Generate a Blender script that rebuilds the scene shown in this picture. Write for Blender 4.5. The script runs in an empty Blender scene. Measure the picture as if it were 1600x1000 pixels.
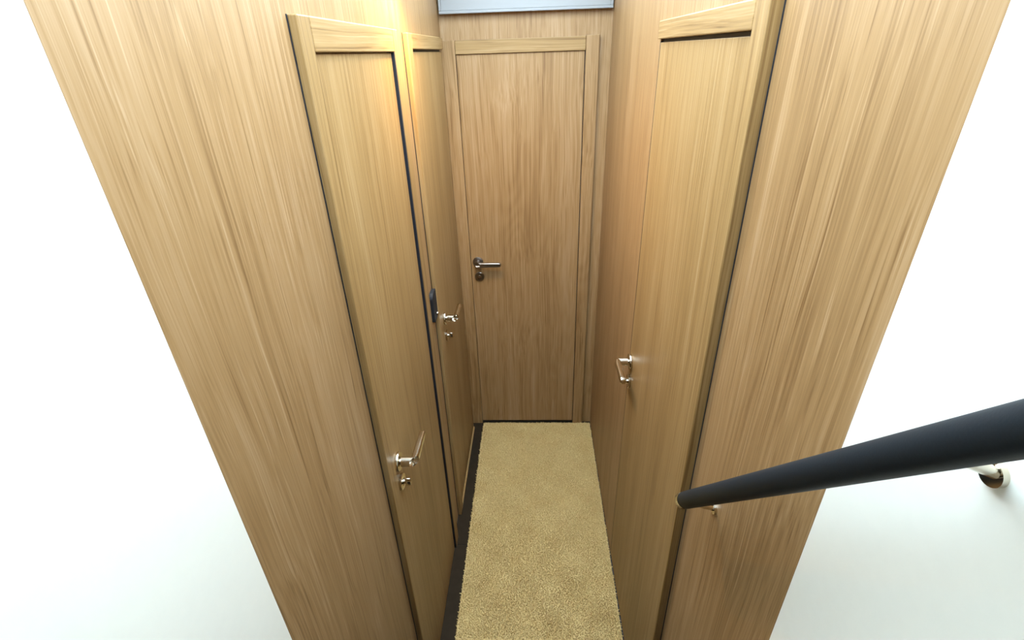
import bpy, bmesh, math, random
import numpy as np
from mathutils import Matrix, Vector

# ------------------------------------------------------------------ camera
scene = bpy.context.scene
COL = scene.collection
F_PX = 774.785
CAM = Vector((0.0, 0.0, 1.90))          # eye height above the passage floor
dn = Vector((49.0, 1433.0, F_PX)).normalized()       # directions seen in the camera (x right, y down, z ahead)
fw = Vector((32.0, -420.0, F_PX)); fw = (fw - dn * dn.dot(fw)).normalized()
rt = dn.cross(fw)
M = Matrix((rt, fw, -dn))                # camera -> world (X right, Y along the passage, Z up)
cam_data = bpy.data.cameras.new('camera')
cam_data.sensor_fit = 'HORIZONTAL'; cam_data.sensor_width = 36.0
cam_data.lens = F_PX / 1600.0 * 36.0
cam_data.clip_start = 0.01
cam = bpy.data.objects.new('camera', cam_data); COL.objects.link(cam)
R = Matrix((M.col[0], -M.col[1], -M.col[2])).transposed().to_4x4()
cam.matrix_world = Matrix.Translation(CAM) @ R
scene.camera = cam

# ------------------------------------------------------------------ world and exposure
w = bpy.data.worlds.new('world'); scene.world = w; w.use_nodes = True
w.node_tree.nodes['Background'].inputs[0].default_value = (0.64, 0.84, 1.0, 1)
w.node_tree.nodes['Background'].inputs[1].default_value = 9.0
vs = scene.view_settings
vs.view_transform = 'Standard'; vs.look = 'None'; vs.gamma = 1.0; vs.use_curve_mapping = False
vs.exposure = 0.9

# ------------------------------------------------------------------ materials
def new_mat(name):
    m = bpy.data.materials.new(name); m.use_nodes = True
    nt = m.node_tree; b = nt.nodes['Principled BSDF']
    return m, nt, b

def plain(name, col, rough=0.5, metal=0.0, spec=0.5, noise=0.0, nscale=60):
    m, nt, b = new_mat(name)
    b.inputs['Base Color'].default_value = (*col, 1)
    b.inputs['Roughness'].default_value = rough
    b.inputs['Metallic'].default_value = metal
    b.inputs['Specular IOR Level'].default_value = spec
    if noise:
        tc = nt.nodes.new('ShaderNodeTexCoord'); n = nt.nodes.new('ShaderNodeTexNoise')
        n.inputs['Scale'].default_value = nscale; n.inputs['Detail'].default_value = 4
        nt.links.new(tc.outputs['Object'], n.inputs['Vector'])
        mx = nt.nodes.new('ShaderNodeMix'); mx.data_type = 'RGBA'
        mx.inputs[6].default_value = (*[c * (1 - noise) for c in col], 1)
        mx.inputs[7].default_value = (*[min(1, c * (1 + noise)) for c in col], 1)
        nt.links.new(n.outputs['Fac'], mx.inputs[0]); nt.links.new(mx.outputs[2], b.inputs['Base Color'])
        bp = nt.nodes.new('ShaderNodeBump'); bp.inputs['Strength'].default_value = 0.08
        nt.links.new(n.outputs['Fac'], bp.inputs['Height']); nt.links.new(bp.outputs[0], b.inputs['Normal'])
    return m

def wood(name, axis, tint=(1, 1, 1), figure=1.0):
    """pale oak veneer; the grain runs along the given axis"""
    m, nt, b = new_mat(name)
    N = nt.nodes.new; L = nt.links.new
    tc = N('ShaderNodeTexCoord'); oi = N('ShaderNodeObjectInfo')
    rnd = N('ShaderNodeVectorMath'); rnd.operation = 'MULTIPLY_ADD'
    comb = N('ShaderNodeCombineXYZ')
    for i in range(3): L(oi.outputs['Random'], comb.inputs[i])
    L(comb.outputs[0], rnd.inputs[0]); rnd.inputs[1].default_value = (7.3, 11.9, 5.1)
    L(tc.outputs['Object'], rnd.inputs[2])
    def grain(scale, along, detail=3, dist=0.0, src=None):
        mp = N('ShaderNodeMapping'); s = [scale] * 3; s[axis] = along
        mp.inputs['Scale'].default_value = s
        L(src or rnd.outputs[0], mp.inputs['Vector'])
        n = N('ShaderNodeTexNoise'); n.inputs['Scale'].default_value = 1.0
        n.inputs['Detail'].default_value = detail; n.inputs['Roughness'].default_value = 0.6
        n.inputs['Distortion'].default_value = dist
        L(mp.outputs[0], n.inputs['Vector'])
        return n.outputs['Fac']
    # let the grain wander a little sideways
    wn = N('ShaderNodeTexNoise'); wn.inputs['Scale'].default_value = 1.0; wn.inputs['Detail'].default_value = 2
    wmap = N('ShaderNodeMapping'); wsc = [4.0] * 3; wsc[axis] = 1.6; wmap.inputs['Scale'].default_value = wsc
    L(rnd.outputs[0], wmap.inputs['Vector']); L(wmap.outputs[0], wn.inputs['Vector'])
    wsub = N('ShaderNodeVectorMath'); wsub.operation = 'SUBTRACT'; L(wn.outputs['Color'], wsub.inputs[0]); wsub.inputs[1].default_value = (0.5, 0.5, 0.5)
    amp = [0.035 * figure] * 3; amp[axis] = 0.0
    wadd = N('ShaderNodeVectorMath'); wadd.operation = 'MULTIPLY_ADD'
    L(wsub.outputs[0], wadd.inputs[0]); wadd.inputs[1].default_value = amp; L(rnd.outputs[0], wadd.inputs[2])
    W = wadd.outputs[0]
    broad = grain(10, 0.7, 2, 0.3, W)
    # growth-ring figure: bands of a slowly bending field
    field = grain(5.0, 0.55, 1, 0.6, W)
    mul = N('ShaderNodeMath'); mul.operation = 'MULTIPLY'; L(field, mul.inputs[0]); mul.inputs[1].default_value = 130
    sn = N('ShaderNodeMath'); sn.operation = 'SINE'; L(mul.outputs[0], sn.inputs[0])
    streak = grain(120, 1.3, 4, 0, W)
    fine = grain(380, 5.0, 2, 0, W)
    pore = grain(210, 1.5, 1, 0, W)
    fleck = grain(260, 1.2, 1, 0, W)
    def ramp(inp, a, bb):
        r = N('ShaderNodeMapRange'); r.inputs[1].default_value = a; r.inputs[2].default_value = bb
        L(inp, r.inputs[0]); return r.outputs[0]
    def addw(pairs):
        tot = None
        for o, k in pairs:
            ml = N('ShaderNodeMath'); ml.operation = 'MULTIPLY'; L(o, ml.inputs[0]); ml.inputs[1].default_value = k
            if tot is None: tot = ml.outputs[0]
            else:
                ad = N('ShaderNodeMath'); ad.operation = 'ADD'; L(tot, ad.inputs[0]); L(ml.outputs[0], ad.inputs[1]); tot = ad.outputs[0]
        return tot
    tot = addw([(ramp(broad, 0.3, 0.7), 0.26), (ramp(sn.outputs[0], -1, 1), 0.06 * figure),
                (ramp(streak, 0.25, 0.75), 0.36), (ramp(fine, 0.3, 0.7), 0.24),
                (ramp(pore, 0.58, 0.78), -0.30), (ramp(fleck, 0.60, 0.72), 0.26)])
    cr = N('ShaderNodeValToRGB'); L(tot, cr.inputs[0])
    e = cr.color_ramp.elements
    def T(c): return (c[0] * tint[0], c[1] * tint[1], c[2] * tint[2], 1)
    e[0].position = 0.05; e[0].color = T((0.145, 0.073, 0.021))
    e[1].position = 0.90; e[1].color = T((0.370, 0.243, 0.117))
    k = cr.color_ramp.elements.new(0.45); k.color = T((0.272, 0.159, 0.058))
    L(cr.outputs[0], b.inputs['Base Color'])
    b.inputs['Roughness'].default_value = 0.5
    b.inputs['Coat Weight'].default_value = 0.0; b.inputs['Coat Roughness'].default_value = 0.42
    b.inputs['Specular IOR Level'].default_value = 0.35
    bp = N('ShaderNodeBump'); bp.inputs['Strength'].default_value = 0.10; bp.inputs['Distance'].default_value = 0.001
    L(tot, bp.inputs['Height']); L(bp.outputs[0], b.inputs['Normal'])
    return m

W_Z = wood('oak_veneer_upright', 2, figure=0.6)
W_Y = wood('oak_veneer_along', 1, figure=0.6)
W_X = wood('oak_veneer_across', 0, figure=0.6)
W_P = wood('rosy_oak_veneer_upright', 2, tint=(1.0, 0.97, 1.08), figure=1.0)      # wall panels and the end door: a slightly pinker veneer
SEAL_SHADE = plain('black_seal_gap_shade', (0.006, 0.008, 0.014), 0.6)  # black rubber of the seals, also painted shade in gaps and joints
NICKEL = plain('polished_nickel', (0.66, 0.60, 0.50), 0.14, 1.0)
NICKEL_SHADED = plain('satin_nickel_shaded', (0.34, 0.31, 0.29), 0.30, 1.0)  # satin finish, base darkened for the dark passage the far lever reflects
DARKHOLE = plain('dark_keyhole', (0.02, 0.02, 0.02), 0.6)
WHITE = plain('white_lacquered_lining', (0.25, 0.242, 0.235), 0.35, noise=0.02)
CREAM = plain('pale_stair_lining', (0.80, 0.76, 0.67), 0.4, noise=0.02)
FLOORM = plain('dark_brown_floor_laminate', (0.024, 0.016, 0.009), 0.75, spec=0.1, noise=0.35, nscale=25)
LEATHER = plain('black_leather_wrap', (0.006, 0.009, 0.012), 0.55, spec=0.25, noise=0.25, nscale=500)
RUBBER = plain('black_plastic', (0.012, 0.014, 0.018), 0.6, spec=0.25)

def carpet_mat():
    m, nt, b = new_mat('beige_carpet_yarn'); N = nt.nodes.new; L = nt.links.new
    tc = N('ShaderNodeTexCoord')
    n1 = N('ShaderNodeTexNoise'); n1.inputs['Scale'].default_value = 260; n1.inputs['Detail'].default_value = 2
    n2 = N('ShaderNodeTexNoise'); n2.inputs['Scale'].default_value = 9; n2.inputs['Detail'].default_value = 3
    L(tc.outputs['Object'], n1.inputs['Vector']); L(tc.outputs['Object'], n2.inputs['Vector'])
    cr = N('ShaderNodeValToRGB'); L(n1.outputs['Fac'], cr.inputs[0])
    cr.color_ramp.elements[0].position = 0.3; cr.color_ramp.elements[0].color = (0.40, 0.28, 0.11, 1)
    cr.color_ramp.elements[1].position = 0.7; cr.color_ramp.elements[1].color = (0.67, 0.505, 0.24, 1)
    mx = N('ShaderNodeMix'); mx.data_type = 'RGBA'; mx.blend_type = 'MULTIPLY'; mx.inputs[0].default_value = 0.5
    c2 = N('ShaderNodeValToRGB'); L(n2.outputs['Fac'], c2.inputs[0])
    c2.color_ramp.elements[0].position = 0.35; c2.color_ramp.elements[0].color = (0.86, 0.80, 0.70, 1)
    c2.color_ramp.elements[1].position = 0.65; c2.color_ramp.elements[1].color = (1, 1, 1, 1)
    L(cr.outputs[0], mx.inputs[6]); L(c2.outputs[0], mx.inputs[7]); L(mx.outputs[2], b.inputs['Base Color'])
    b.inputs['Roughness'].default_value = 0.95; b.inputs['Specular IOR Level'].default_value = 0.1
    return m
CARPET = carpet_mat()

# ------------------------------------------------------------------ helpers
def put(name, me, mat, parent=None, loc=(0, 0, 0), smooth=False):
    o = bpy.data.objects.new(name, me); COL.objects.link(o)
    if mat: me.materials.append(mat)
    o.location = loc
    if parent: o.parent = parent
    if smooth:
        for p in me.polygons: p.use_smooth = True
    return o

def origin_of(parent):
    v = Vector((0, 0, 0))
    while parent is not None:
        v += parent.location; parent = parent.parent
    return v

def bm_box(bm, x0, x1, y0, y1, z0, z1, bev=0.0, seg=2):
    r = bmesh.ops.create_cube(bm, size=1.0)
    vs_ = r['verts']
    for v in vs_:
        v.co = Vector(((x0 + x1) / 2 + v.co.x * (x1 - x0), (y0 + y1) / 2 + v.co.y * (y1 - y0), (z0 + z1) / 2 + v.co.z * (z1 - z0)))
    if bev:
        es = list({e for v in vs_ for e in v.link_edges})
        bmesh.ops.bevel(bm, geom=es, offset=bev, segments=seg, affect='EDGES', profile=0.5)

def box(name, x0, x1, y0, y1, z0, z1, mat, parent=None, bev=0.0, kind=None):
    """one board / panel given by world bounds; its origin is the bottom centre"""
    bm = bmesh.new(); bm_box(bm, x0, x1, y0, y1, z0, z1, bev)
    c = Vector(((x0 + x1) / 2, (y0 + y1) / 2, z0))
    bmesh.ops.translate(bm, verts=bm.verts, vec=-c)
    me = bpy.data.meshes.new(name); bm.to_mesh(me); bm.free()
    o = put(name, me, mat, parent, c - origin_of(parent))
    if kind: o['kind'] = kind
    return o

def empty(name, loc):
    o = bpy.data.objects.new(name, None); COL.objects.link(o); o.location = loc
    o.empty_display_size = 0.05
    return o

def tag(o, label, cat=None, group=None, kind=None):
    o['label'] = label
    if cat: o['category'] = cat
    if group: o['group'] = group
    if kind: o['kind'] = kind
    return o

def lathe(bm, prof, mat4, n=40):
    """revolve (radius, height) pairs round local Z"""
    rings = []
    for r, h in prof:
        if r < 1e-6: rings.append([bm.verts.new(mat4 @ Vector((0, 0, h)))])
        else: rings.append([bm.verts.new(mat4 @ Vector((r * math.cos(2 * math.pi * i / n), r * math.sin(2 * math.pi * i / n), h))) for i in range(n)])
    for a, b in zip(rings, rings[1:]):
        for i in range(n):
            j = (i + 1) % n
            q = [a[i % len(a)], a[j % len(a)], b[j % len(b)], b[i % len(b)]]
            q = [v for k, v in enumerate(q) if v not in q[:k]]
            if len(q) > 2: bm.faces.new(q)

def sweep(bm, pts, secs, closed_caps=True):
    """loft closed sections (lists of Vectors already in place)"""
    rings = [[bm.verts.new(p) for p in s] for s in secs]
    n = len(rings[0])
    for a, b in zip(rings, rings[1:]):
        for i in range(n): bm.faces.new((a[i], a[(i + 1) % n], b[(i + 1) % n], b[i]))
    if closed_caps:
        bm.faces.new(list(reversed(rings[0]))); bm.faces.new(rings[-1])

def finish(name, bm, mat, parent, angle=40):
    bmesh.ops.recalc_face_normals(bm, faces=bm.faces)
    me = bpy.data.meshes.new(name); bm.to_mesh(me); bm.free()
    o = put(name, me, mat, parent, smooth=True)
    if hasattr(me, 'set_sharp_from_angle'): me.set_sharp_from_angle(angle=math.radians(angle))
    return o

# ------------------------------------------------------------------ the passage: main measures (metres)
XL_WALL, XL_FRAME, XL_LEAF = -0.367, -0.351, -0.358
XR_NEAR, XR_WALL, XR_FRAME = 0.325, 0.313, 0.3055
Y_END, Y_ENDFRAME, Y_ENDLEAF = 2.266, 2.250, 2.257
CEIL = 2.26
WOOD_START = 0.412

# floor
fl = box('floor', -0.44, 0.40, -0.95, 2.30, -0.05, -0.002, SEAL_SHADE, kind='structure')
tag(fl, 'dark brown floor of the passage beside the beige runner')
for i, (y0, y1) in enumerate(((0.55, 1.4375), (1.4395, 2.266))):
    box('floor_panel', -0.365, 0.311, y0, y1, -0.002, 0.0, FLOORM, fl)

# left wall
wl = box('wall_left', -0.395, XL_WALL, WOOD_START, 2.30, 0.0, CEIL, W_P, kind='structure', bev=0.0008)
tag(wl, 'tall oak veneer wall panelling on the left of the passage')
# right wall: near panel, panel over the door, far panel
wr = empty('wall_right', (0.34, 1.3, 0)); wr['kind'] = 'structure'
tag(wr, 'tall oak veneer wall panelling on the right behind the handrail')
box('wall_panel', XR_NEAR, 0.36, WOOD_START, 0.79, 0.0, CEIL, W_P, wr, 0.0008)
box('wall_panel', XR_WALL, 0.36, 0.79, 1.376, 1.93, CEIL, W_P, wr, 0.0005)
box('wall_panel', XR_WALL, 0.36, 1.3775, 1.4025, 1.9185, CEIL, W_P, wr, 0.0005)
box('wall_panel', XR_WALL, 0.36, 1.4025, 2.30, 0.0, CEIL, W_P, wr, 0.0005)
# end wall
we = box('wall_end', -0.395, 0.36, Y_END, 2.30, 0.0, CEIL, W_P, kind='structure')
tag(we, 'oak veneer end wall around the far door')
# pale lining of the stairwell either side of the viewer
sl = box('wall_stair_left', -0.44, XL_WALL + 0.0004, -0.9, WOOD_START - 0.0008, -0.05, CEIL, CREAM, kind='structure')
tag(sl, 'pale cream stairwell lining at the lower left edge')
sr = box('wall_stair_right', XR_NEAR - 0.0004, 0.40, -0.9, WOOD_START - 0.0008, -0.05, CEIL, CREAM, kind='structure')
tag(sr, 'pale cream stairwell lining at the lower right edge')
wb = box('wall_back_unseen', -0.44, 0.40, -0.95, -0.9, -0.05, CEIL, W_Z, kind='structure')  # unseen wall, added to keep out light from behind
tag(wb, 'unseen oak veneer wall added behind the viewer at the head of the stairs')
# unseen ceiling linings round an open deck hatch sized to shape the daylight
HATCH0, HATCH1 = 0.18, 2.03
ce = box('ceiling', -0.44, 0.40, HATCH1, 2.30, CEIL, CEIL + 0.03, WHITE, kind='structure')
tag(ce, 'unseen white ceiling lining over the far end of the passage')
cb = box('ceiling_back_unseen', -0.44, 0.40, -0.95, HATCH0, CEIL, CEIL + 0.03, WHITE, kind='structure')  # unseen piece added behind the opening to limit the daylight
tag(cb, 'unseen white ceiling lining added over the head of the stairs')
st = empty('staircase', (0, 0.7, 0)); st['kind'] = 'structure'
tag(st, 'steep dark stairs climbing from the passage to the viewer')
for k in range(4):
    box('step', -0.365, 0.323, -0.9 if k == 3 else 0.45 - 0.22 * k, 0.67 - 0.22 * k, 0.25 * k, 0.25 * (k + 1), FLOORM, st, 0.004)
hd = empty('trim_1', (0, Y_END, 2.04)); hd['kind'] = 'structure'
tag(hd, 'white ceiling header panel with a rimmed edge above the far door')
box('header_panel', -0.352, 0.300, 2.240, Y_END, 2.046, CEIL, WHITE, hd, 0.002)
box('header_rim', -0.360, 0.309, 2.236, Y_END, 2.036, 2.046, WHITE, hd, 0.002)
box('header_rim', -0.360, -0.352, 2.236, Y_END, 2.046, CEIL, WHITE, hd, 0.002)
box('header_rim', 0.300, 0.309, 2.236, Y_END, 2.046, CEIL, WHITE, hd, 0.002)

# ------------------------------------------------------------------ door furniture
def frame_matrix(pos, out, along):
    """local x = lever direction, y = up-ish, z = away from the door"""
    z = Vector(out).normalized(); x = Vector(along).normalized(); y = z.cross(x)
    m = Matrix((x, y, z)).transposed().to_4x4()
    return Matrix.Translation(pos) @ m

def handle(parent, pos, out, along, mat_lever=None, flat_z=0.0):
    """lever handle: round neck, mitred flat bar, on a round rose"""
    base = origin_of(parent)
    T = Matrix.Translation(-base) @ frame_matrix(Vector(pos), out, along)
    up = 1.0 if (T.to_3x3() @ Vector((0, 1, 0))).z > 0 else -1.0
    bm = bmesh.new()
    # neck out of the door, then a bar along local x; round neck mitred into a rounded flat bar
    n = 28
    def sec(center, ax1, ax2, r1, r2):
        return [T @ (center + ax1 * (r1 * math.cos(2 * math.pi * i / n)) + ax2 * (r2 * math.sin(2 * math.pi * i / n))) for i in range(n)]
    X = Vector((1, 0, 0)); Y = Vector((0, 1, 0)); Z = Vector((0, 0, 1))
    secs = [sec(Vector((0, 0, 0.009)), X, Y, 0.0075, 0.0075), sec(Vector((0, 0, 0.0125)), X, Y, 0.0075, 0.0075),
            sec(Vector((0, 0, 0.0130)), X, Y, 0.0135, 0.0135), sec(Vector((0, 0, 0.032)), X, Y, 0.0135, 0.0135)]
    # mitre ring at 45 degrees
    mit = []
    for i in range(n):
        a = 2 * math.pi * i / n
        px = 0.0135 * math.cos(a); py = 0.0135 * math.sin(a)
        mit.append(T @ Vector((px, py, 0.0445 + px * 0.75)))
    secs.append(mit)
    def barsec(x, hy, hz, zc):
        out_ = []
        for i in range(n):
            a = 2 * math.pi * i / n
            c, s = math.cos(a), math.sin(a)
            # same angular order as the mitre ring: cos -> depth (z), sin -> height (y)
            p = 4.5
            cz = math.copysign(abs(c) ** (2 / p), c); sy = math.copysign(abs(s) ** (2 / p), s)
            out_.append(T @ Vector((x, hy * sy, zc + hz * cz)))
        return out_
    secs.append(barsec(0.020, 0.0115, 0.0090, 0.0455))
    secs.append(barsec(0.060, 0.0110, 0.0084, 0.0455))
    for a in (0, 20, 40, 58, 72, 82, 89):            # half-round end
        secs.append(barsec(0.104 + 0.0104 * math.sin(math.radians(a)), 0.0104 * math.cos(math.radians(a)), 0.0080 * (0.55 + 0.45 * math.cos(math.radians(a))), 0.0455))
    sweep(bm, None, secs)
    h = finish('handle', bm, mat_lever or NICKEL, parent)
    bm = bmesh.new()
    lathe(bm, [(0, 0), (0.0250, 0), (0.0255, 0.001), (0.0255, 0.0070), (0.0242, 0.0088), (0.0120, 0.0095), (0, 0.0095)], T)
    finish('rosette', bm, mat_lever or NICKEL, h)
    return h

def lock(parent, pos, out, along, turn=True, mat=None):
    base = origin_of(parent)
    T = Matrix.Translation(-base) @ frame_matrix(Vector(pos), out, along)
    bm = bmesh.new()
    lathe(bm, [(0, 0), (0.0225, 0), (0.0230, 0.001), (0.0230, 0.0062), (0.0216, 0.0078), (0.0110, 0.0082), (0.0105, 0.0070), (0, 0.0070)], T)
    e = finish('lock_rosette', bm, mat or NICKEL, parent)
    bm = bmesh.new()
    if turn:
        lathe(bm, [(0.0075, 0.006), (0.0075, 0.0110), (0.0060, 0.0120), (0.0060, 0.0150)], T, 24)
        # oval thumb piece
        n = 24; secs = []
        for h, k in ((0.0140, 0.85), (0.0150, 1), (0.0260, 1), (0.0275, 0.8)):
            secs.append([T @ Vector((0.0062 * k * math.cos(2 * math.pi * i / n), 0.0125 * k * math.sin(2 * math.pi * i / n), h)) for i in range(n)])
        sweep(bm, None, secs)
        finish('thumb_turn', bm, mat or NICKEL, e)
    else:
        lathe(bm, [(0.0085, 0.006), (0.0085, 0.0098), (0.0078, 0.0105), (0, 0.0105)], T, 24)
        finish('lock_cylinder', bm, NICKEL, e)
        bm = bmesh.new()
        s = Matrix.Translation(Vector((0, 0, 0)))
        bm_box(bm, -0.0011, 0.0011, -0.0050, 0.0050, 0.0098, 0.0108)
        bmesh.ops.transform(bm, matrix=T, verts=bm.verts)
        finish('keyhole', bm, DARKHOLE, e)
    return e

BEV = 0.0022
# door 1: nearest door on the left
d1 = empty('door_1', (-0.36, 1.16, 0)); d1['kind'] = 'structure'
tag(d1, 'oak door nearest the viewer on the left with a polished lever handle')
box('stile', XL_WALL, XL_FRAME, 0.855, 0.902, 0.0, 1.960, W_Z, d1, BEV)
box('stile', XL_WALL, XL_FRAME, 1.428, 1.480, 0.0, 1.960, W_Z, d1, BEV)
box('top_rail', XL_WALL, XL_FRAME, 0.9030, 1.4270, 1.909, 1.960, W_Y, d1, BEV)
box('door_leaf', XL_WALL + 0.001, XL_LEAF, 0.904, 1.413, 0.008, 1.9065, W_Z, d1, 0.001)
box('door_seal_shade', XL_WALL, -0.3525, 1.4235, 1.428, 0.0, 1.909, SEAL_SHADE, d1)
box('door_seal_shade', XL_WALL, XL_WALL + 0.001, 1.408, 1.4235, 0.0, 1.909, SEAL_SHADE, d1)  # black sheet behind the gap, painted as its shade
box('joint_shade', XL_WALL - 0.001, XL_WALL + 0.0015, 0.8528, 0.8552, 0.0, 1.960, SEAL_SHADE, d1)  # dark strip painted as the shadow gap beside the frame
handle(d1, (XL_LEAF, 0.936, 0.983), (1, 0, 0), (0, 1, 0))
lock(d1, (XL_LEAF, 0.936, 0.912), (1, 0, 0), (0, 1, 0))

# door 2: further door on the left
d2 = empty('door_2', (-0.36, 1.9, 0)); d2['kind'] = 'structure'
tag(d2, 'narrow looking oak door on the left next to the far wall')
box('stile', XL_WALL, XL_FRAME, 1.598, 1.648, 0.0, 1.957, W_Z, d2, BEV)
box('top_rail', XL_WALL, XL_FRAME, 1.6485, 2.206, 1.916, 1.957, W_Y, d2, BEV)
box('door_leaf', XL_WALL + 0.001, XL_LEAF, 1.650, 2.206, 0.016, 1.9085, W_Z, d2, 0.0015)
box('door_seal_shade', XL_WALL, XL_WALL + 0.002, 1.655, 2.203, 1.905, 1.917, SEAL_SHADE, d2)  # black strip for the shade over the leaf
box('sill', XL_WALL, XL_FRAME, 1.6485, 2.206, 0.0, 0.014, W_Y, d2, 0.002)
box('joint_shade', XL_WALL - 0.001, XL_WALL + 0.0015, 1.5945, 1.5982, 0.0, 1.957, SEAL_SHADE, d2)  # shadow line of the frame joint, drawn as a black strip
handle(d2, (XL_LEAF, 1.716, 0.983), (1, 0, 0), (0, 1, 0))
lock(d2, (XL_LEAF, 1.724, 0.900), (1, 0, 0), (0, 1, 0))

# door 3: at the end of the passage
d3 = empty('door_3', (-0.05, 2.257, 0)); d3['kind'] = 'structure'
tag(d3, 'oak door closing the far end of the passage with a flat lever handle')
box('stile', -0.366, -0.3105, Y_ENDFRAME, Y_END, 0.0, 1.947, W_P, d3, BEV)
box('stile', 0.2115, 0.2645, Y_ENDFRAME - 0.004, Y_END, 0.0, 1.950, W_P, d3, BEV)
box('top_rail', -0.3100, 0.2110, Y_ENDFRAME, Y_END, 1.897, 1.947, W_X, d3, BEV)
box('door_leaf', -0.3085, 0.2085, Y_ENDLEAF, Y_END - 0.001, 0.016, 1.8955, W_P, d3, 0.001)
box('door_seal_shade', -0.3105, 0.2115, Y_END - 0.0012, Y_END, 0.0, 1.897, SEAL_SHADE, d3)  # black sheet behind the leaf paints the shade in its gaps
handle(d3, (-0.274, Y_ENDLEAF, 1.004), (0, -1, 0), (1, 0, 0), NICKEL_SHADED)
lock(d3, (-0.272, Y_ENDLEAF, 0.927), (0, -1, 0), (1, 0, 0), turn=False, mat=NICKEL_SHADED)

# door 4: on the right
d4 = empty('door_4', (0.33, 1.09, 0)); d4['kind'] = 'structure'
tag(d4, 'oak door on the right beside the black handrail')
box('stile', XR_FRAME, 0.36, 0.766, 0.814, 0.0, 1.955, W_Z, d4, BEV)
box('top_rail', XR_FRAME, 0.330, 0.8145, 1.402, 1.9165, 1.955, W_Y, d4, BEV)
box('door_leaf', XR_WALL, 0.345, 0.8155, 1.3995, 0.010, 1.9095, W_Z, d4, 0.001)
box('door_seal_shade', 0.345, 0.352, 0.80, 1.41, 0.0, 1.93, SEAL_SHADE, d4)  # black backing, puts shade into the gaps round the leaf
box('door_seal_shade', XR_WALL - 0.0002, 0.345, 1.3992, 1.4028, 0.0, 1.912, SEAL_SHADE, d4)  # dark line along the leaf's far edge, shade put into colour
box('door_seal_shade', 0.319, 0.345, 0.816, 1.402, 1.9097, 1.9163, SEAL_SHADE, d4)  # black fill standing for shade under the rail
box('joint_shade', XR_NEAR - 0.0015, XR_NEAR + 0.001, 0.7641, 0.7662, 0.0, 1.955, SEAL_SHADE, d4)  # black strip stands in for the joint's shadow
handle(d4, (XR_WALL, 1.372, 1.000), (-1, 0, 0), (0, -1, 0))
lock(d4, (XR_WALL, 1.368, 0.925), (-1, 0, 0), (0, -1, 0))

# ------------------------------------------------------------------ black catch at the edge of door 2
dc = tag(empty('door_catch', (XL_WALL, 1.565, 1.06)), 'small black rounded door catch on the oak strip between the left doors', 'door catch')
bm = bmesh.new()
y0, y1, z0, z1, r = 1.536, 1.597, 1.062, 1.168, 0.024
out = [(y1, z0), (y1, z1 - 0.004), (y1 - 0.004, z1)]
for i in range(9):
    a = math.pi / 2 + math.pi / 2 * i / 8
    out.append((y0 + r + r * math.cos(a), z1 - r + r * math.sin(a)))
out += [(y0, z0)]
vsx = []
o0 = origin_of(dc)
for x in (XL_WALL, XL_WALL + 0.013):
    vsx.append([bm.verts.new(Vector((x, y, z)) - o0) for y, z in out])
n = len(out)
for i in range(n): bm.faces.new((vsx[0][i], vsx[0][(i + 1) % n], vsx[1][(i + 1) % n], vsx[1][i]))
bm.faces.new(vsx[0]); bm.faces.new(list(reversed(vsx[1])))
finish('catch_plate', bm, RUBBER, dc, 30)
bm = bmesh.new()
T = Matrix.Translation(-o0) @ frame_matrix(Vector((XL_WALL + 0.013, 1.583, 1.074)), (1, 0, 0), (0, 1, 0))
lathe(bm, [(0.0065, 0), (0.0065, 0.003), (0.0045, 0.0055), (0, 0.0065)], T, 24)
finish('stud', bm, NICKEL, dc)

# ------------------------------------------------------------------ handrail
A = Vector((0.265, 0.655, 1.163)); B = Vector((0.265, 0.452, 1.418))
dr = (B - A).normalized(); A = A + dr * 0.032
hr = tag(empty('handrail', (0.31, 0.6, 1.1)), 'black leather-wrapped tubular handrail rising along the right wall', 'handrail')
o0 = origin_of(hr)
def tube(name, p, q, r, mat, parent, n=32, ends=None):
    d = (q - p); L_ = d.length
    T = Matrix.Translation(p - o0) @ d.to_track_quat('Z', 'Y').to_matrix().to_4x4()
    bm = bmesh.new()
    prof = ends(L_) if ends else [(0, 0), (r, 0), (r, L_), (0, L_)]
    lathe(bm, prof, T, n)
    return finish(name, bm, mat, parent)
RR = 0.0150
tube('rail_tube', A, A + dr * 0.80, RR, LEATHER, hr,
     ends=lambda L_: [(0, 0), (RR * 0.80, 0), (RR * 0.95, 0.002), (RR, 0.006), (RR, L_ - 0.006), (RR * 0.95, L_), (0, L_)])
cap = tube('end_cap', A - dr * 0.022, A + dr * 0.0005, RR, NICKEL, hr,
     ends=lambda L_: [(0, 0), (RR * 0.6, 0.0004), (RR * 0.88, 0.002), (RR * 0.98, 0.005), (RR * 0.98, L_), (0, L_)])
for s in (0.008, 0.61):
    c = A + dr * s
    wallp = Vector((XR_NEAR, c.y + 0.013, c.z - 0.037))
    br = tube('bracket', c + Vector((0.006, 0, -0.006)), wallp, 0.0048, NICKEL, hr, 20)
    tube('wall_flange', wallp - Vector((0.005, 0, 0)), wallp, 0.010, NICKEL, br, 28)

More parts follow.
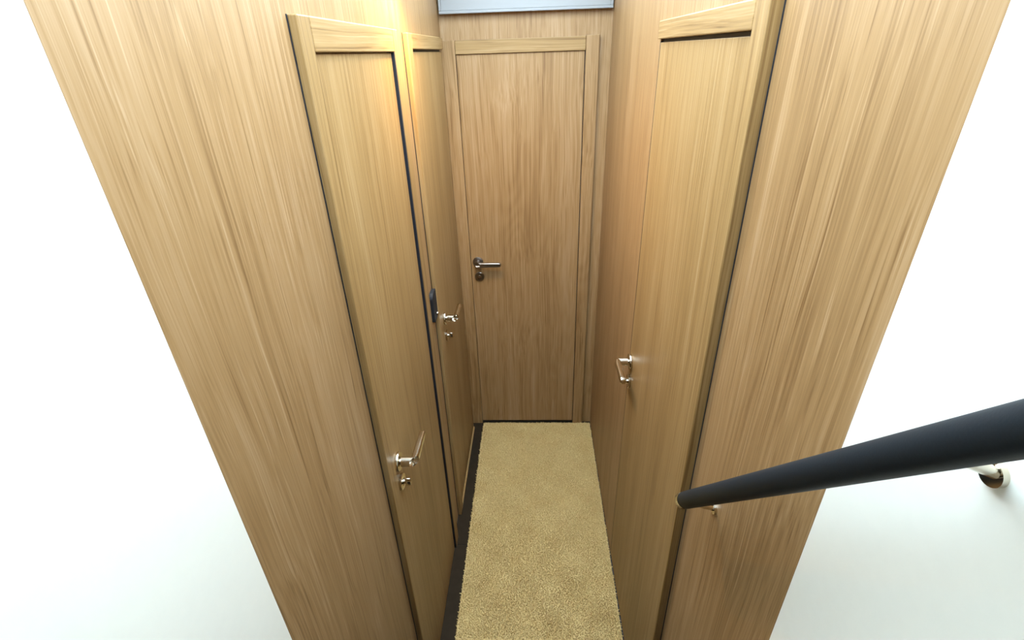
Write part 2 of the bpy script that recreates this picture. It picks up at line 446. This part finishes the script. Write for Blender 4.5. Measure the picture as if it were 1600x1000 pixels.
# ------------------------------------------------------------------ carpet runner
cr_ = tag(empty('carpet_runner', (0.0, 1.65, 0)), 'beige deep pile carpet runner lying on the dark floor', 'carpet')
CX0, CX1, CY0, CY1 = -0.303, 0.309, 1.034, 2.246
box('carpet_backing', CX0, CX1, CY0, CY1, 0.0, 0.006, CARPET, cr_, 0.002)
rng = np.random.default_rng(4)
sp = 0.0046
gx, gy = np.meshgrid(np.arange(CX0 + 0.002, CX1 - 0.001, sp), np.arange(CY0 + 0.002, CY1 - 0.001, sp))
P = np.stack([gx.ravel(), gy.ravel()], 1); P += rng.uniform(-0.0019, 0.0019, P.shape)
nT = len(P)
ang = rng.uniform(0, 2 * np.pi, nT); rad = rng.uniform(0.0021, 0.0034, nT)
ht = 0.0125 + rng.uniform(-0.0040, 0.0035, nT) + 0.0012 * np.sin(P[:, 0] * 31) * np.sin(P[:, 1] * 23 + 1)
lean = rng.normal(0, 0.0022, (nT, 2))
edge = np.stack([np.where(P[:, 0] < CX0 + .006, -.0035, 0) + np.where(P[:, 0] > CX1 - .006, .0035, 0),
                 np.where(P[:, 1] < CY0 + .006, -.0035, 0) + np.where(P[:, 1] > CY1 - .006, .0020, 0)], 1)
lean += edge; ht -= 0.003 * (np.abs(edge).sum(1) > 0)
V = np.zeros((nT, 7, 3))
for k in range(3):
    a = ang + k * 2 * np.pi / 3
    V[:, k, 0] = P[:, 0] + rad * np.cos(a); V[:, k, 1] = P[:, 1] + rad * np.sin(a); V[:, k, 2] = 0.004
    V[:, 3 + k, 0] = P[:, 0] + lean[:, 0] * .7 + rad * .8 * np.cos(a + .4); V[:, 3 + k, 1] = P[:, 1] + lean[:, 1] * .7 + rad * .8 * np.sin(a + .4); V[:, 3 + k, 2] = ht - 0.002
V[:, 6, 0] = P[:, 0] + lean[:, 0]; V[:, 6, 1] = P[:, 1] + lean[:, 1]; V[:, 6, 2] = ht
V = V.reshape(-1, 3) - np.array([0.0, 1.65, 0.0])
base = (np.arange(nT) * 7)[:, None]
tri = []
for k in range(3):
    j = (k + 1) % 3
    tri += [[k, j, 3 + j], [k, 3 + j, 3 + k], [3 + k, 3 + j, 6]]
Fc = (base[:, :, None] + np.array(tri)[None]).reshape(-1, 3)
me = bpy.data.meshes.new('carpet_pile')
me.vertices.add(len(V)); me.vertices.foreach_set('co', V.ravel())
me.loops.add(Fc.size); me.loops.foreach_set('vertex_index', Fc.ravel().astype(np.int32))
me.polygons.add(len(Fc)); me.polygons.foreach_set('loop_start', np.arange(0, Fc.size, 3, dtype=np.int32))
me.update(calc_edges=True); me.validate()
pile = put('carpet_pile', me, CARPET, cr_, smooth=True)
pile['kind'] = 'stuff'

# ------------------------------------------------------------------ small warm wall lamp over the left doors (just above the frame's top edge)
lp = tag(empty('wall_lamp', (XL_WALL, 1.50, 2.125)), 'small warm wall lamp on the oak panelling above the left doors', 'lamp')
bm = bmesh.new()
lathe(bm, [(0, 0), (0.022, 0), (0.022, 0.006), (0.008, 0.008), (0.008, 0.062), (0, 0.062)], Matrix.Rotation(math.pi / 2, 4, 'Y'), 32)
finish('wall_plate', bm, NICKEL, lp)
bm = bmesh.new()
TL = Matrix.Translation((0.085, 0, 0))
lathe(bm, [(0.0235, -0.028), (0.0255, -0.028), (0.0255, 0.028), (0.020, 0.032), (0, 0.032), (0, 0.030), (0.0235, 0.026), (0.0235, -0.028)], TL, 40)
finish('lamp_shade', bm, NICKEL_SHADED, lp)
em, nt, b = new_mat('warm_lamp_glass')
b.inputs['Base Color'].default_value = (0.9, 0.85, 0.7, 1)
b.inputs['Emission Color'].default_value = (1.0, 0.70, 0.28, 1); b.inputs['Emission Strength'].default_value = 25.0
bm = bmesh.new(); lathe(bm, [(0, -0.026), (0.0230, -0.026), (0.0230, -0.020), (0, -0.020)], TL, 40)
finish('lamp_glass', bm, em, lp)
ld = bpy.data.lights.new('lamp_light', 'SPOT'); ld.energy = 18.0; ld.color = (1.0, 0.66, 0.24)
ld.spot_size = math.radians(165); ld.spot_blend = 0.9; ld.shadow_soft_size = 0.02
lo = bpy.data.objects.new('lamp_light', ld); COL.objects.link(lo); lo.parent = lp; lo.location = (0.085, 0, -0.034)
